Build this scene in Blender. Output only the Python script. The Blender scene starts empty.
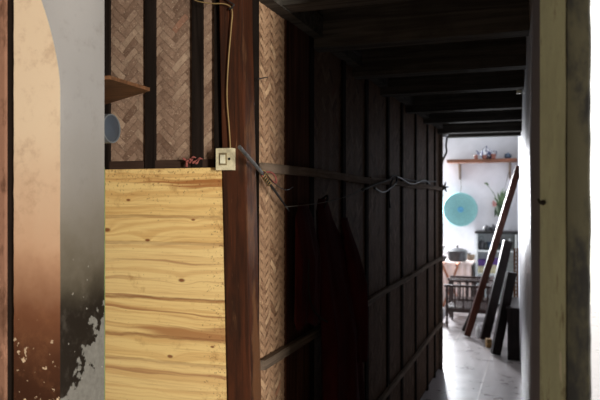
import bpy, bmesh, math, random
from mathutils import Vector, Matrix, noise as mnoise

random.seed(7)
S = bpy.context.scene
COL = S.collection
YAW = math.radians(19.75)
EYE = Vector((0.0, 0.0, 1.5))
F = 660.0

# ---------------------------------------------------------------- camera
cam = bpy.data.cameras.new('camera')
cam.sensor_width = 36.0
cam.lens = 36.0 * F / 600.0
cam.clip_start = 0.05
cam.dof.use_dof = True
cam.dof.focus_distance = 2.15
cam.dof.aperture_fstop = 5.0
co = bpy.data.objects.new('camera', cam)
COL.objects.link(co)
co.location = EYE
co.rotation_euler = (math.radians(90), 0, YAW)
S.camera = co

# ---------------------------------------------------------------- view / exposure
S.view_settings.view_transform = 'Standard'
S.view_settings.look = 'None'
S.view_settings.gamma = 1.0
S.view_settings.exposure = 0.0
S.view_settings.use_curve_mapping = False

# ---------------------------------------------------------------- world: bright overcast sky
W = bpy.data.worlds.new('sky')
S.world = W
W.use_nodes = True
bgn = W.node_tree.nodes['Background']
bgn.inputs[0].default_value = (1.0, 0.985, 0.94, 1)
bgn.inputs[1].default_value = 2.3


def area(name, loc, target, sx, sy, power, color):
    l = bpy.data.lights.new(name, 'AREA')
    l.shape = 'RECTANGLE'
    l.size = sx
    l.size_y = sy
    l.energy = power
    l.color = color
    o = bpy.data.objects.new(name, l)
    COL.objects.link(o)
    o.location = loc
    d = Vector(target) - Vector(loc)
    o.rotation_euler = d.to_track_quat('-Z', 'Y').to_euler()
    return o


# daylight through the narrow window of the entrance room (right, beside the viewer)
area('daylight_entrance_window', (2.36, -1.10, 1.62), (-0.9, 1.75, 1.55), 0.34, 1.3, 195, (1.0, 0.93, 0.82))
# daylight through the window in the back wall, left of the shelf
area('daylight_back_window', (-1.70, 9.97, 1.55), (-0.7, 6.2, 1.2), 0.5, 1.3, 225, (0.93, 0.95, 1.0))
# daylight of the open side of the back room (left)
area('daylight_side_window', (-3.72, 8.0, 1.75), (-0.5, 7.9, 1.1), 1.4, 1.4, 14, (0.90, 0.95, 1.0))
# skylight in the back room roof
area('daylight_skylight', (-1.55, 9.0, 2.96), (-0.95, 8.6, 0.6), 0.8, 0.8, 5, (0.93, 0.96, 1.0))


# ---------------------------------------------------------------- helpers: points
def ray(px, py):
    u = (px - 300.0) / F
    v = (200.0 - py) / F
    return Vector((-math.sin(YAW) + u * math.cos(YAW), math.cos(YAW) + u * math.sin(YAW), v))


def on_x(px, py, X):
    d = ray(px, py)
    return EYE + d * (X / d.x)


def on_y(px, py, Y):
    d = ray(px, py)
    return EYE + d * (Y / d.y)


def on_z(px, py, Z):
    d = ray(px, py)
    return EYE + d * ((Z - 1.5) / d.z)


# ---------------------------------------------------------------- helpers: objects
def empty(name, label, cat, loc=(0, 0, 0), group=None, kind=None):
    o = bpy.data.objects.new(name, None)
    o.empty_display_size = 0.05
    COL.objects.link(o)
    o.location = loc
    tag(o, label, cat, group, kind)
    return o


def tag(o, label=None, cat=None, group=None, kind=None):
    if label: o['label'] = label
    if cat: o['category'] = cat
    if group: o['group'] = group
    if kind: o['kind'] = kind
    return o


def wloc(o):
    v = Vector((0, 0, 0))
    while o is not None:
        v += Vector(o.location)
        o = o.parent
    return v


def obj(name, bm, mat, parent=None, smooth=False, loc=None, bevel=None):
    """one mesh object; bm is in world coordinates"""
    off = wloc(parent) if parent is not None else Vector((0, 0, 0))
    if loc is not None:
        off = Vector(loc)
    if bevel:
        bmesh.ops.bevel(bm, geom=[e for e in bm.edges if len(e.link_faces) == 2 and e.calc_face_angle(0) > 0.6],
                        offset=bevel, segments=2, profile=0.7, affect='EDGES', clamp_overlap=True)
    bmesh.ops.translate(bm, verts=bm.verts, vec=-off)
    bmesh.ops.recalc_face_normals(bm, faces=bm.faces)
    me = bpy.data.meshes.new(name)
    bm.to_mesh(me)
    bm.free()
    if smooth:
        for p in me.polygons:
            p.use_smooth = True
        if smooth != True:
            try:
                me.set_sharp_from_angle(angle=math.radians(smooth))
            except Exception:
                pass
    o = bpy.data.objects.new(name, me)
    COL.objects.link(o)
    me.materials.append(mat)
    if parent is not None:
        o.parent = parent
    elif loc is not None:
        o.location = loc
    return o


def NB():
    return bmesh.new()


def box(bm, x0, x1, y0, y1, z0, z1):
    vs = [bm.verts.new((x, y, z)) for x in (x0, x1) for y in (y0, y1) for z in (z0, z1)]
    for f in ((0, 1, 3, 2), (4, 6, 7, 5), (0, 4, 5, 1), (2, 3, 7, 6), (0, 2, 6, 4), (1, 5, 7, 3)):
        bm.faces.new([vs[i] for i in f])
    return vs


def prism(bm, poly, z0, z1):
    """poly of (x,y) points extruded in z"""
    a = [bm.verts.new((p[0], p[1], z0)) for p in poly]
    b = [bm.verts.new((p[0], p[1], z1)) for p in poly]
    n = len(poly)
    bm.faces.new(a[::-1])
    bm.faces.new(b)
    for i in range(n):
        bm.faces.new((a[i], a[(i + 1) % n], b[(i + 1) % n], b[i]))


def bar(bm, p, q, w, t, up=(0, 0, 1), taper=1.0):
    """rectangular bar from p to q, w along the side vector, t along the other"""
    p, q = Vector(p), Vector(q)
    d = (q - p).normalized()
    s = d.cross(Vector(up))
    if s.length < 1e-4:
        s = d.cross(Vector((1, 0, 0)))
    s.normalize()
    n = s.cross(d).normalized()
    r = []
    for c, k in ((p, 1.0), (q, taper)):
        r.append([bm.verts.new(c + s * (a * w * k / 2) + n * (b * t * k / 2)) for a, b in ((-1, -1), (1, -1), (1, 1), (-1, 1))])
    bm.faces.new(r[0][::-1])
    bm.faces.new(r[1])
    for i in range(4):
        bm.faces.new((r[0][i], r[0][(i + 1) % 4], r[1][(i + 1) % 4], r[1][i]))


def tube(bm, pts, rad, seg=8, cap=True):
    """round tube along a polyline; rad is a number or a list"""
    pts = [Vector(p) for p in pts]
    n = len(pts)
    if not isinstance(rad, (list, tuple)):
        rad = [rad] * n
    rings = []
    side = None
    for i, p in enumerate(pts):
        d = (pts[min(i + 1, n - 1)] - pts[max(i - 1, 0)]).normalized()
        if side is None:
            side = d.cross(Vector((0, 0, 1)))
            if side.length < 1e-3:
                side = d.cross(Vector((1, 0, 0)))
        side = (side - d * side.dot(d)).normalized()
        up = d.cross(side)
        rings.append([bm.verts.new(p + (side * math.cos(a) + up * math.sin(a)) * rad[i])
                      for a in [2 * math.pi * k / seg for k in range(seg)]])
    for i in range(n - 1):
        for k in range(seg):
            bm.faces.new((rings[i][k], rings[i][(k + 1) % seg], rings[i + 1][(k + 1) % seg], rings[i + 1][k]))
    if cap:
        bm.faces.new(rings[0][::-1])
        bm.faces.new(rings[-1])


def smooth_path(pts, n=6):
    """catmull-rom through points"""
    pts = [Vector(p) for p in pts]
    P = [pts[0] * 2 - pts[1]] + pts + [pts[-1] * 2 - pts[-2]]
    out = []
    for i in range(1, len(P) - 2):
        a, b, c, d = P[i - 1], P[i], P[i + 1], P[i + 2]
        for k in range(n):
            t = k / n
            out.append(0.5 * ((2 * b) + (c - a) * t + (2 * a - 5 * b + 4 * c - d) * t * t + (3 * b - a - 3 * c + d) * t ** 3))
    out.append(pts[-1])
    return out


def lathe(bm, prof, c, axis='z', seg=24, sx=1.0, sy=1.0):
    """prof: list of (radius, height); closed at ends where radius 0"""
    c = Vector(c)
    rings = []
    for r, h in prof:
        if r < 1e-6:
            ring = [(0, 0)]
        else:
            ring = [(r * math.cos(2 * math.pi * k / seg) * sx, r * math.sin(2 * math.pi * k / seg) * sy) for k in range(seg)]
        vs = []
        for a, b in ring:
            v = {'z': Vector((a, b, h)), 'x': Vector((h, a, b)), 'y': Vector((a, h, b))}[axis]
            vs.append(bm.verts.new(c + v))
        rings.append(vs)
    for i in range(len(rings) - 1):
        A, B = rings[i], rings[i + 1]
        for k in range(seg):
            k2 = (k + 1) % seg
            if len(A) == 1 and len(B) == 1:
                continue
            if len(A) == 1:
                bm.faces.new((A[0], B[k], B[k2]))
            elif len(B) == 1:
                bm.faces.new((A[k], A[k2], B[0]))
            else:
                bm.faces.new((A[k], A[k2], B[k2], B[k]))
    for R in (rings[0], rings[-1]):
        if len(R) > 2:
            bm.faces.new(R)


# ---------------------------------------------------------------- helpers: materials
class T:
    def __init__(self, name, rough=0.7, spec=0.3, metallic=0.0):
        self.m = bpy.data.materials.new(name)
        self.m.use_nodes = True
        self.t = self.m.node_tree
        self.b = self.t.nodes['Principled BSDF']
        self.b.inputs['Roughness'].default_value = rough
        self.b.inputs['Specular IOR Level'].default_value = spec
        self.b.inputs['Metallic'].default_value = metallic
        self._co = None

    def n(self, typ):
        return self.t.nodes.new(typ)

    def set(self, sock, v):
        if isinstance(v, bpy.types.NodeSocket):
            self.t.links.new(v, sock)
        elif v is not None:
            sock.default_value = v

    def co(self):
        if self._co is None:
            self._co = self.n('ShaderNodeTexCoord').outputs['Object']
        return self._co

    def xyz(self):
        s = self.n('ShaderNodeSeparateXYZ')
        self.set(s.inputs[0], self.co())
        return s.outputs[0], s.outputs[1], s.outputs[2]

    def comb(self, x, y, z):
        c = self.n('ShaderNodeCombineXYZ')
        for i, v in enumerate((x, y, z)):
            self.set(c.inputs[i], v)
        return c.outputs[0]

    def ma(self, op, a, b=None, c=None, clamp=False):
        m = self.n('ShaderNodeMath')
        m.operation = op
        m.use_clamp = clamp
        for i, v in enumerate((a, b, c)):
            if v is not None:
                self.set(m.inputs[i], v)
        return m.outputs[0]

    def scaled(self, s, loc=(0, 0, 0)):
        m = self.n('ShaderNodeMapping')
        self.set(m.inputs['Vector'], self.co())
        m.inputs['Scale'].default_value = s
        m.inputs['Location'].default_value = loc
        return m.outputs[0]

    def noise(self, vec=None, scale=5.0, detail=4.0, rough=0.6, dist=0.0):
        n = self.n('ShaderNodeTexNoise')
        self.set(n.inputs['Vector'], vec if vec is not None else self.co())
        n.inputs['Scale'].default_value = scale
        n.inputs['Detail'].default_value = detail
        n.inputs['Roughness'].default_value = rough
        n.inputs['Distortion'].default_value = dist
        return n.outputs['Fac']

    def step(self, v, a, b, o0=0.0, o1=1.0):
        """smooth map of v from a..b to o0..o1"""
        r = self.n('ShaderNodeMapRange')
        r.interpolation_type = 'SMOOTHSTEP'
        self.set(r.inputs[0], v)
        for i, q in enumerate((a, b, o0, o1)):
            self.set(r.inputs[i + 1], q)
        return r.outputs[0]

    def mix(self, f, a, b):
        m = self.n('ShaderNodeMix')
        m.data_type = 'RGBA'
        self.set(m.inputs[0], f)
        for s, v in ((m.inputs[6], a), (m.inputs[7], b)):
            self.set(s, v if isinstance(v, bpy.types.NodeSocket) else (*v[:3], 1))
        return m.outputs[2]

    def color(self, c):
        self.set(self.b.inputs['Base Color'], c if isinstance(c, bpy.types.NodeSocket) else (*c[:3], 1))

    def bump(self, h, dist=0.002, strength=0.6):
        b = self.n('ShaderNodeBump')
        b.inputs['Distance'].default_value = dist
        b.inputs['Strength'].default_value = strength
        self.set(b.inputs['Height'], h)
        self.t.links.new(b.outputs[0], self.b.inputs['Normal'])


def lin(r, g, b):
    return tuple(((c / 255 / 12.92) if c / 255 <= 0.04045 else ((c / 255 + 0.055) / 1.055) ** 2.4) for c in (r, g, b))


def plain(name, c, rough=0.6, spec=0.3, metallic=0.0, var=0.25, scale=30.0, bump=0.0):
    t = T(name, rough, spec, metallic)
    nf = t.noise(scale=scale, detail=5)
    d = tuple(max(0, k * (1 - var)) for k in c)
    l = tuple(min(1, k * (1 + var)) for k in c)
    t.color(t.mix(t.step(nf, 0.3, 0.7), d, l))
    if bump:
        t.bump(nf, bump)
    return t.m


def wood(name, c, axis='z', rough=0.6, spec=0.3, var=0.45, scale=1.0, bump=0.001):
    """grain stretched along axis"""
    t = T(name, rough, spec)
    s = {'x': (2, 40, 40), 'y': (40, 2, 40), 'z': (40, 40, 2)}[axis]
    n1 = t.noise(t.scaled(tuple(k * scale for k in s)), 1.0, 6, 0.65, 0.6)
    n2 = t.noise(t.scaled((6, 6, 6)), 1.0, 4, 0.6)
    d = tuple(k * (1 - var) for k in c)
    l = tuple(min(1, k * (1 + var)) for k in c)
    g = t.mix(t.step(n1, 0.3, 0.72), d, l)
    g = t.mix(t.step(n2, 0.45, 0.75, 0, 0.5), g, tuple(k * 0.45 for k in c))
    t.color(g)
    t.bump(n1, bump)
    return t.m


def m_board():
    """pine board: planks with horizontal grain, knots and grime; tone attribute shifts each plank"""
    t = T('pine_boards', 0.55, 0.35)
    x, y, z = t.xyz()
    at = t.n('ShaderNodeAttribute')
    at.attribute_name = 'tone'
    tone = at.outputs['Fac']
    knots = [(-1.29, 1.405, .012), (-1.02, 1.255, .010), (-1.14, 1.375, .008), (-1.06, 1.02, .009), (-1.21, 1.50, .007), (-0.915, 1.06, .006), (-1.19, 0.83, .011), (-0.98, 1.44, .006)]
    pull = None
    dark = None
    for kx, kz, r in knots:
        dx = t.ma('MULTIPLY', t.ma('SUBTRACT', x, kx), 0.5)
        dz = t.ma('SUBTRACT', z, kz)
        d = t.ma('SQRT', t.ma('ADD', t.ma('MULTIPLY', dx, dx), t.ma('MULTIPLY', dz, dz)))
        e = t.ma('MULTIPLY', t.ma('EXPONENT', t.ma('MULTIPLY', d, -1 / (r * 1.9))), r * 3.2)
        k = t.step(d, r * 0.75, r * 0.3)
        pull = e if pull is None else t.ma('ADD', pull, e)
        dark = k if dark is None else t.ma('MAXIMUM', dark, k)
    warp = t.noise(t.comb(t.ma('MULTIPLY', x, 2.4), t.ma('MULTIPLY', tone, 9), t.ma('MULTIPLY', z, 9)), 1.0, 3, 0.5)
    ph = t.ma('ADD', t.ma('ADD', z, pull), t.ma('MULTIPLY', warp, 0.07))
    ph = t.ma('ADD', ph, t.ma('MULTIPLY', tone, 0.37))
    ring = t.noise(t.comb(t.ma('MULTIPLY', x, 0.5), t.ma('MULTIPLY', tone, 5), t.ma('MULTIPLY', ph, 75.0)), 1.0, 1, 0.5)
    ring2 = t.noise(t.comb(t.ma('MULTIPLY', x, 0.7), t.ma('MULTIPLY', tone, 7), t.ma('MULTIPLY', ph, 34.0)), 1.0, 2, 0.6)
    fine = t.noise(t.comb(t.ma('MULTIPLY', x, 5.0), t.ma('MULTIPLY', tone, 3), t.ma('MULTIPLY', z, 190.0)), 1.0, 5, 0.7)
    g = t.mix(t.step(ring, 0.40, 0.65, 0, 0.6), lin(244, 212, 144), lin(212, 164, 98))
    g = t.mix(t.step(ring2, 0.59, 0.68, 0, 0.85), g, lin(160, 96, 48))
    g = t.mix(t.step(fine, 0.48, 0.78, 0, 0.6), g, lin(176, 122, 66))
    for zj, kk in ((1.452, .5), (1.37, .55), (1.20, .95), (1.082, .8), (1.005, .5)):
        wv = t.ma('SUBTRACT', t.ma('ADD', z, t.ma('MULTIPLY', t.ma('SUBTRACT', t.noise(t.comb(t.ma('MULTIPLY', x, 9), zj * 7, 0.0), 1.0, 3), 0.5), 0.018)), zj - .004)
        g = t.mix(t.ma('MULTIPLY', t.step(t.ma('ABSOLUTE', wv), 0.008, 0.001), t.step(fine, 0.25, 0.6, kk * .4, kk)), g, lin(140, 84, 44))
    g = t.mix(t.step(tone, 0.0, 1.0, 0, 0.22), g, lin(250, 230, 180))
    g = t.mix(t.ma('MULTIPLY', dark, 0.85), g, lin(120, 55, 25))
    # grime: speckles near the top edge and the right edge
    sp = t.noise(scale=120.0, detail=3, rough=0.7)
    bl = t.noise(scale=14.0, detail=5, rough=0.7)
    top = t.step(z, 1.42, 1.62)
    rt = t.step(x, -1.0, -0.87)
    edge = t.ma('MAXIMUM', top, t.ma('MULTIPLY', rt, 0.8))
    spm = t.step(t.ma('ADD', sp, t.ma('MULTIPLY', edge, 0.12)), 0.66, 0.76)
    blm = t.step(t.ma('ADD', bl, t.ma('MULTIPLY', edge, 0.12)), 0.60, 0.78, 0, 0.5)
    g = t.mix(t.ma('MULTIPLY', spm, 0.6), g, lin(110, 62, 30))
    g = t.mix(blm, g, lin(165, 115, 62))
    t.color(g)
    t.bump(fine, 0.0012, 0.5)
    return t.m


def m_weave(name='woven_bamboo', gain=1.0, tint=(1, 1, 1), spec=0.3):
    t = T(name, 0.6, spec)
    at = t.n('ShaderNodeAttribute')
    at.attribute_name = 'tone'
    tone = at.outputs['Fac']
    nf = t.noise(scale=60.0, detail=4)
    bl = t.noise(scale=5.0, detail=4)
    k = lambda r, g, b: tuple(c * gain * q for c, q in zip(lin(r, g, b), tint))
    g = t.mix(t.step(tone, 0.0, 0.55), k(116, 91, 76), k(150, 124, 106))
    g = t.mix(t.step(tone, 0.55, 1.0), g, k(186, 162, 140))
    g = t.mix(t.step(tone, 0.9, 0.93, 0, 0.7), g, k(140, 88, 68))
    g = t.mix(t.step(nf, 0.45, 0.8, 0, 0.5), g, k(98, 76, 64))
    g = t.mix(t.step(bl, 0.5, 0.75, 0, 0.4), g, k(104, 82, 70))
    fib = t.noise(t.scaled((170, 170, 170)), 1.0, 2, 0.5, 1.5)
    g = t.mix(t.step(fib, 0.60, 0.70, 0, 0.55), g, k(205, 184, 160))
    g = t.mix(t.step(fib, 0.40, 0.32, 0, 0.55), g, k(84, 62, 52))
    t.color(g)
    t.bump(nf, 0.0006)
    return t.m


def m_cream():
    """cream painted pier face, turning brown towards the bottom, flaked spots"""
    t = T('cream_to_brown_paint', 0.75, 0.2)
    x, y, z = t.xyz()
    big = t.noise(scale=4.0, detail=5)
    mid = t.noise(scale=22.0, detail=6, rough=0.7)
    h = t.ma('ADD', z, t.ma('MULTIPLY', t.ma('SUBTRACT', big, 0.5), 0.22))
    up = t.step(h, 1.30, 1.72)
    g = t.mix(up, lin(206, 162, 130), lin(238, 216, 188))
    g = t.mix(t.step(h, 1.44, 1.22), g, lin(124, 80, 56))
    g = t.mix(t.step(h, 1.27, 1.06), g, lin(66, 38, 24))
    g = t.mix(t.step(mid, 0.48, 0.75, 0, 0.35), g, lin(150, 104, 72))
    low = t.step(h, 1.30, 1.10)
    fl = t.noise(scale=46.0, detail=3, rough=0.6)
    m = t.step(t.ma('ADD', fl, t.ma('MULTIPLY', low, 0.10)), 0.70, 0.715)
    g = t.mix(t.ma('MULTIPLY', m, low), g, lin(225, 200, 170))
    sp = t.noise(scale=90.0, detail=2)
    g = t.mix(t.step(sp, 0.75, 0.79, 0, 0.6), g, lin(120, 85, 60))
    t.color(g)
    t.bump(mid, 0.002, 0.4)
    return t.m


def m_grey():
    """grey whitewash on the reveal, turning black low down, flaked to pale render at the far lower corner"""
    t = T('grey_to_black_whitewash', 0.8, 0.2)
    x, y, z = t.xyz()
    big = t.noise(scale=5.0, detail=5)
    mid = t.noise(scale=20.0, detail=6, rough=0.7)
    h = t.ma('ADD', z, t.ma('MULTIPLY', t.ma('SUBTRACT', big, 0.5), 0.2))
    g = t.mix(t.step(h, 1.35, 1.75), lin(122, 116, 106), lin(156, 155, 156))
    g = t.mix(t.step(h, 1.50, 1.30, 0, 0.85), g, lin(84, 77, 63))
    g = t.mix(t.step(h, 1.38, 1.24), g, lin(34, 28, 22))
    g = t.mix(t.step(mid, 0.5, 0.78, 0, 0.35), g, lin(112, 106, 98))
    # flaked area: diagonal, towards far edge (large y) and low z
    q = t.ma('ADD', t.ma('MULTIPLY', t.ma('SUBTRACT', y, 1.285), 1.0), t.ma('MULTIPLY', t.ma('SUBTRACT', 1.245, z), 0.85))
    fn = t.noise(scale=26.0, detail=5, rough=0.62)
    q = t.ma('ADD', q, t.ma('MULTIPLY', t.ma('SUBTRACT', fn, 0.5), 0.42))
    fm = t.step(q, 0.092, 0.102)
    fine = t.noise(scale=90.0, detail=4)
    pale = t.mix(fine, lin(96, 95, 90), lin(146, 145, 141))
    low = t.step(z, 1.34, 1.30)
    g = t.mix(t.ma('MULTIPLY', fm, low), g, pale)
    fl = t.noise(scale=60.0, detail=2)
    g = t.mix(t.ma('MULTIPLY', t.step(fl, 0.72, 0.735), t.step(z, 1.40, 1.30)), g, lin(160, 158, 152))
    # short scratches
    sc = t.noise(t.comb(t.ma('MULTIPLY', y, 160), 0.0, t.ma('MULTIPLY', t.ma('ADD', z, t.ma('MULTIPLY', y, 1.5)), 14)), 1.0, 2)
    g = t.mix(t.step(sc, 0.74, 0.78, 0, 0.7), g, lin(90, 84, 78))
    t.color(g)
    t.bump(mid, 0.002, 0.5)
    return t.m


def m_olive(name, c, mold, amount):
    t = T(name, 0.8, 0.2)
    x, y, z = t.xyz()
    n1 = t.noise(t.scaled((9, 9, 4)), 1.0, 6, 0.7)
    n2 = t.noise(scale=55.0, detail=5, rough=0.7)
    g = t.mix(t.step(n1, 0.25, 0.75), tuple(k * 0.85 for k in c), tuple(k * 1.15 for k in c))
    g = t.mix(t.step(t.ma('ADD', n1, t.ma('MULTIPLY', t.step(z, 1.55, 1.15), 0.12)), 0.62 - amount, 0.72 - amount * 0.6), g, mold)
    g = t.mix(t.step(n2, 0.5, 0.8, 0, 0.35), g, tuple(k * 0.5 for k in c))
    fl = t.noise(t.scaled((24, 24, 9)), 1.0, 5, 0.6)
    g = t.mix(t.ma('MULTIPLY', t.step(fl, 0.60, 0.63, 0, 0.6), t.step(z, 1.42, 1.32)), g, tuple(min(1, k * 1.5) for k in c))
    t.color(g)
    t.bump(n1, 0.004, 0.5)
    return t.m


def m_corridor():
    """glossy grey oil paint; the stretch next to the doorway is matt and darker, shade painted into it"""
    t = T('grey_oil_paint', 0.36, 0.2)
    x, y, z = t.xyz()
    n1 = t.noise(scale=9.0, detail=5)
    n2 = t.noise(t.scaled((4, 4, 1.2)), 1.0, 5, 0.65)
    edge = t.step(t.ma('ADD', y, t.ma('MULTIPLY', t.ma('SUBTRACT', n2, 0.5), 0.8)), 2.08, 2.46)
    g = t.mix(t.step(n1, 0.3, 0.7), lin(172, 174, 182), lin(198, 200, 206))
    g = t.mix(edge, lin(150, 152, 164), g)  # darker tone near the doorway paints the corridor shade into the wall
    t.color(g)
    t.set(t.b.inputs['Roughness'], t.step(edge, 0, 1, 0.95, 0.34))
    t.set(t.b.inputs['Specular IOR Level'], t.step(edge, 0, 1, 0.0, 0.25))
    t.bump(n1, 0.004)
    return t.m


def m_post():
    t = T('reddish_post_wood', 0.5, 0.3)
    x, y, z = t.xyz()
    n1 = t.noise(t.scaled((60, 60, 2.5)), 1.0, 6, 0.65, 0.4)
    n2 = t.noise(t.scaled((14, 14, 4)), 1.0, 5, 0.65)
    n3 = t.noise(t.scaled((150, 150, 10)), 1.0, 3, 0.6)
    g = t.mix(t.step(n1, 0.3, 0.7), lin(46, 27, 19), lin(84, 46, 28))
    g = t.mix(t.step(n2, 0.45, 0.72, 0, 0.75), g, lin(38, 25, 19))
    # worn paler strip along the outer corner, right of the front face
    xs = t.ma('ADD', x, t.ma('MULTIPLY', t.ma('SUBTRACT', z, 1.6), 0.024))
    worn = t.ma('ADD', t.step(xs, -0.815, -0.800, 0, 0.16), t.ma('MULTIPLY', t.step(y, 1.772, 1.80), t.step(z, 1.35, 1.05, 0, 0.16)))
    g = t.mix(t.step(t.ma('ADD', n2, worn), 0.64, 0.80, 0, 0.6), g, lin(128, 88, 58))
    g = t.mix(t.step(n3, 0.68, 0.74, 0, 0.5), g, lin(150, 110, 80))
    t.color(g)
    t.bump(n1, 0.002, 0.5)
    return t.m


def m_floor():
    t = T('floor_tiles', 0.28, 0.5)
    x, y, z = t.xyz()
    fx = t.ma('ABSOLUTE', t.ma('SUBTRACT', t.ma('FRACT', t.ma('DIVIDE', t.ma('ADD', x, 40.42), 0.4)), 0.5))
    fy = t.ma('ABSOLUTE', t.ma('SUBTRACT', t.ma('FRACT', t.ma('DIVIDE', t.ma('ADD', y, 40.7 - 0.4 * 0.0 + 0.4 - 0.4), 0.4)), 0.5))
    line = t.ma('MAXIMUM', t.step(fx, 0.490, 0.495), t.step(fy, 0.490, 0.495))
    nn = t.noise(scale=6.0, detail=6, rough=0.7)
    g = t.mix(t.step(nn, 0.3, 0.7), lin(150, 143, 143), lin(164, 157, 158))
    g = t.mix(t.ma('MULTIPLY', line, 0.8), g, lin(196, 188, 182))
    t.color(g)
    t.set(t.b.inputs['Roughness'], t.step(nn, 0.3, 0.7, 0.26, 0.34))
    t.bump(line, 0.001, 0.3)
    return t.m


def m_porcelain():
    t = T('blue_white_porcelain', 0.15, 0.5)
    n1 = t.noise(scale=26.0, detail=3, rough=0.6)
    t.color(t.mix(t.step(n1, 0.47, 0.53), lin(222, 224, 230), lin(44, 56, 96)))
    return t.m


def m_cloth(name, c, scale=9.0):
    t = T(name, 0.9, 0.1)
    n1 = t.noise(t.scaled((1, 1, 0.4)), scale, 4)
    n2 = t.noise(scale=300.0, detail=2)
    g = t.mix(t.step(n1, 0.3, 0.7), tuple(k * 0.7 for k in c), tuple(k * 1.25 for k in c))
    t.color(g)
    t.bump(n2, 0.0008, 0.5)
    return t.m


M = {}
M['board'] = m_board()
M['weave'] = m_weave()
M['weave_shaded'] = m_weave('woven_bamboo_shaded', 0.36, (1.0, .88, .76), 0.02)  # same mat darkened, corridor shade put into the colour
M['weave_tan_lit'] = m_weave('woven_bamboo_tan_lit', 1.5, (1.0, .93, .80))  # tan mat brightened, doorway light put into the colour
M['cream'] = m_cream()
M['grey'] = m_grey()
M['pink'] = m_olive('pinkish_plaster', lin(158, 118, 98), lin(110, 78, 62), 0.05)
M['reveal'] = m_olive('olive_cream_paint', lin(216, 230, 206), lin(150, 148, 122), 0.02)
M['mould'] = m_olive('mouldy_olive_edge', lin(48, 45, 31), lin(14, 13, 11), 0.17)
M['floor'] = m_floor()
M['whitewash'] = plain('whitewash', lin(206, 207, 212), 0.8, 0.2, var=0.06, scale=5, bump=0.003)
M['dull_wash'] = plain('dull_grey_wash', lin(150, 148, 144), 0.85, 0.15, var=0.06, scale=5)
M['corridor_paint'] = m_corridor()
M['render'] = plain('room_plaster', lin(128, 116, 98), 0.85, 0.15, var=0.08, scale=6)
M['dark_wood'] = wood('dark_stud_wood', lin(34, 28, 25), 'z', 0.9, 0.03)
M['sill_wood'] = wood('dark_sill_wood', lin(62, 46, 38), 'x')
M['beam_wood'] = wood('smoked_beam_wood', lin(80, 76, 71), 'x', 0.9, 0.03)
M['plank_wood'] = wood('smoked_ceiling_planks', lin(116, 110, 101), 'y', 0.9, 0.03)
M['rail_wood'] = wood('grey_rail_wood', lin(112, 98, 86), 'y', 0.9, 0.03)
M['post_wood'] = m_post()
M['shelf_wood'] = wood('brown_shelf_wood', lin(112, 78, 54), 'x')
M['back_shelf'] = wood('orange_brown_shelf_wood', lin(116, 76, 57), 'x')
M['pole_wood'] = wood('varnished_red_brown_wood', lin(74, 42, 33), 'z', 0.35, 0.2)
M['black_wood'] = wood('black_brown_wood', lin(34, 26, 25), 'z', 0.4, 0.2)
M['chair_wood'] = wood('dark_lacquered_wood', lin(46, 26, 21), 'z', 0.35, 0.5)
M['stick_wood'] = wood('light_brown_stick_wood', lin(168, 112, 84), 'z')
M['tan_wood'] = wood('tan_offcut_wood', lin(150, 120, 78), 'x')
M['pvc'] = plain('grey_pipe_plastic', lin(66, 74, 86), 0.5, 0.4, var=0.08, scale=20)
M['pvc_rim'] = plain('pale_pipe_rim', lin(104, 110, 116), 0.5, 0.4, var=0.1)
M['green'] = plain('green_plastic', lin(120, 150, 96), 0.5, 0.4)
M['switch'] = plain('yellowed_white_plastic', lin(222, 214, 182), 0.45, 0.45, var=0.14, scale=70)
M['switch_in'] = plain('pale_switch_plastic', lin(238, 236, 210), 0.4, 0.45, var=0.08, scale=60)
M['trim_dark'] = wood('dark_brown_trim', lin(34, 26, 21), 'z')
M['upright'] = wood('dark_reddish_shade', lin(76, 50, 39), 'z', 0.9, 0.03)  # dark tone painting the shade beyond the lit mat
M['inset'] = plain('grimy_switch_gap', lin(140, 126, 96), 0.5, 0.4)
M['black'] = plain('black_plastic', lin(22, 22, 22), 0.5, 0.4)
M['cord'] = plain('yellowed_cord', lin(150, 126, 84), 0.6, 0.3, var=0.2)
M['wire'] = plain('black_wire', lin(40, 38, 38), 0.5, 0.4)
M['dusty_wire'] = plain('dusty_grey_cable', lin(62, 58, 54), 0.7, 0.3)
M['string'] = plain('grey_string', lin(84, 80, 76), 0.8, 0.1)
M['steel'] = plain('grey_steel', lin(120, 122, 124), 0.4, 0.5, 0.6, var=0.25)
M['pink_cloth'] = m_cloth('pink_rag', lin(150, 88, 82), 40)
M['maroon'] = m_cloth('maroon_cloth', lin(56, 15, 16))
M['dark_red'] = m_cloth('dark_red_cloth', lin(56, 15, 16))
M['drab'] = m_cloth('drab_grey_cloth', lin(34, 32, 31))
M['bag'] = plain('crumpled_white_plastic', lin(226, 226, 228), 0.35, 0.5, var=0.1)
M['teal'] = plain('teal_plastic', lin(124, 176, 178), 0.45, 0.4, var=0.14, scale=60)
M['teal_dark'] = plain('deeper_blue_plastic', lin(84, 150, 186), 0.45, 0.4)
M['porcelain'] = m_porcelain()
M['brown_clay'] = plain('brown_glazed_clay', lin(122, 70, 56), 0.3, 0.5)
M['blue_glaze'] = plain('blue_grey_glaze', lin(76, 92, 112), 0.25, 0.5)
M['dark_pot'] = plain('dark_enamel', lin(58, 58, 60), 0.3, 0.5)
M['alu'] = plain('dull_aluminium', lin(112, 116, 118), 0.35, 0.5, 0.7)
M['frame_white'] = plain('white_cabinet_frame', lin(228, 234, 234), 0.4, 0.4, var=0.06)
M['leaf'] = plain('plant_leaf', lin(74, 96, 62), 0.6, 0.4, var=0.4, scale=25)
M['leaf_dark'] = plain('dark_plant_leaf', lin(44, 62, 40), 0.5, 0.4, var=0.4, scale=25)
M['petal'] = plain('dusty_pink_petal', lin(186, 136, 130), 0.6, 0.3)
M['purple'] = plain('purple_card', lin(92, 66, 128), 0.5, 0.3)
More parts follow.
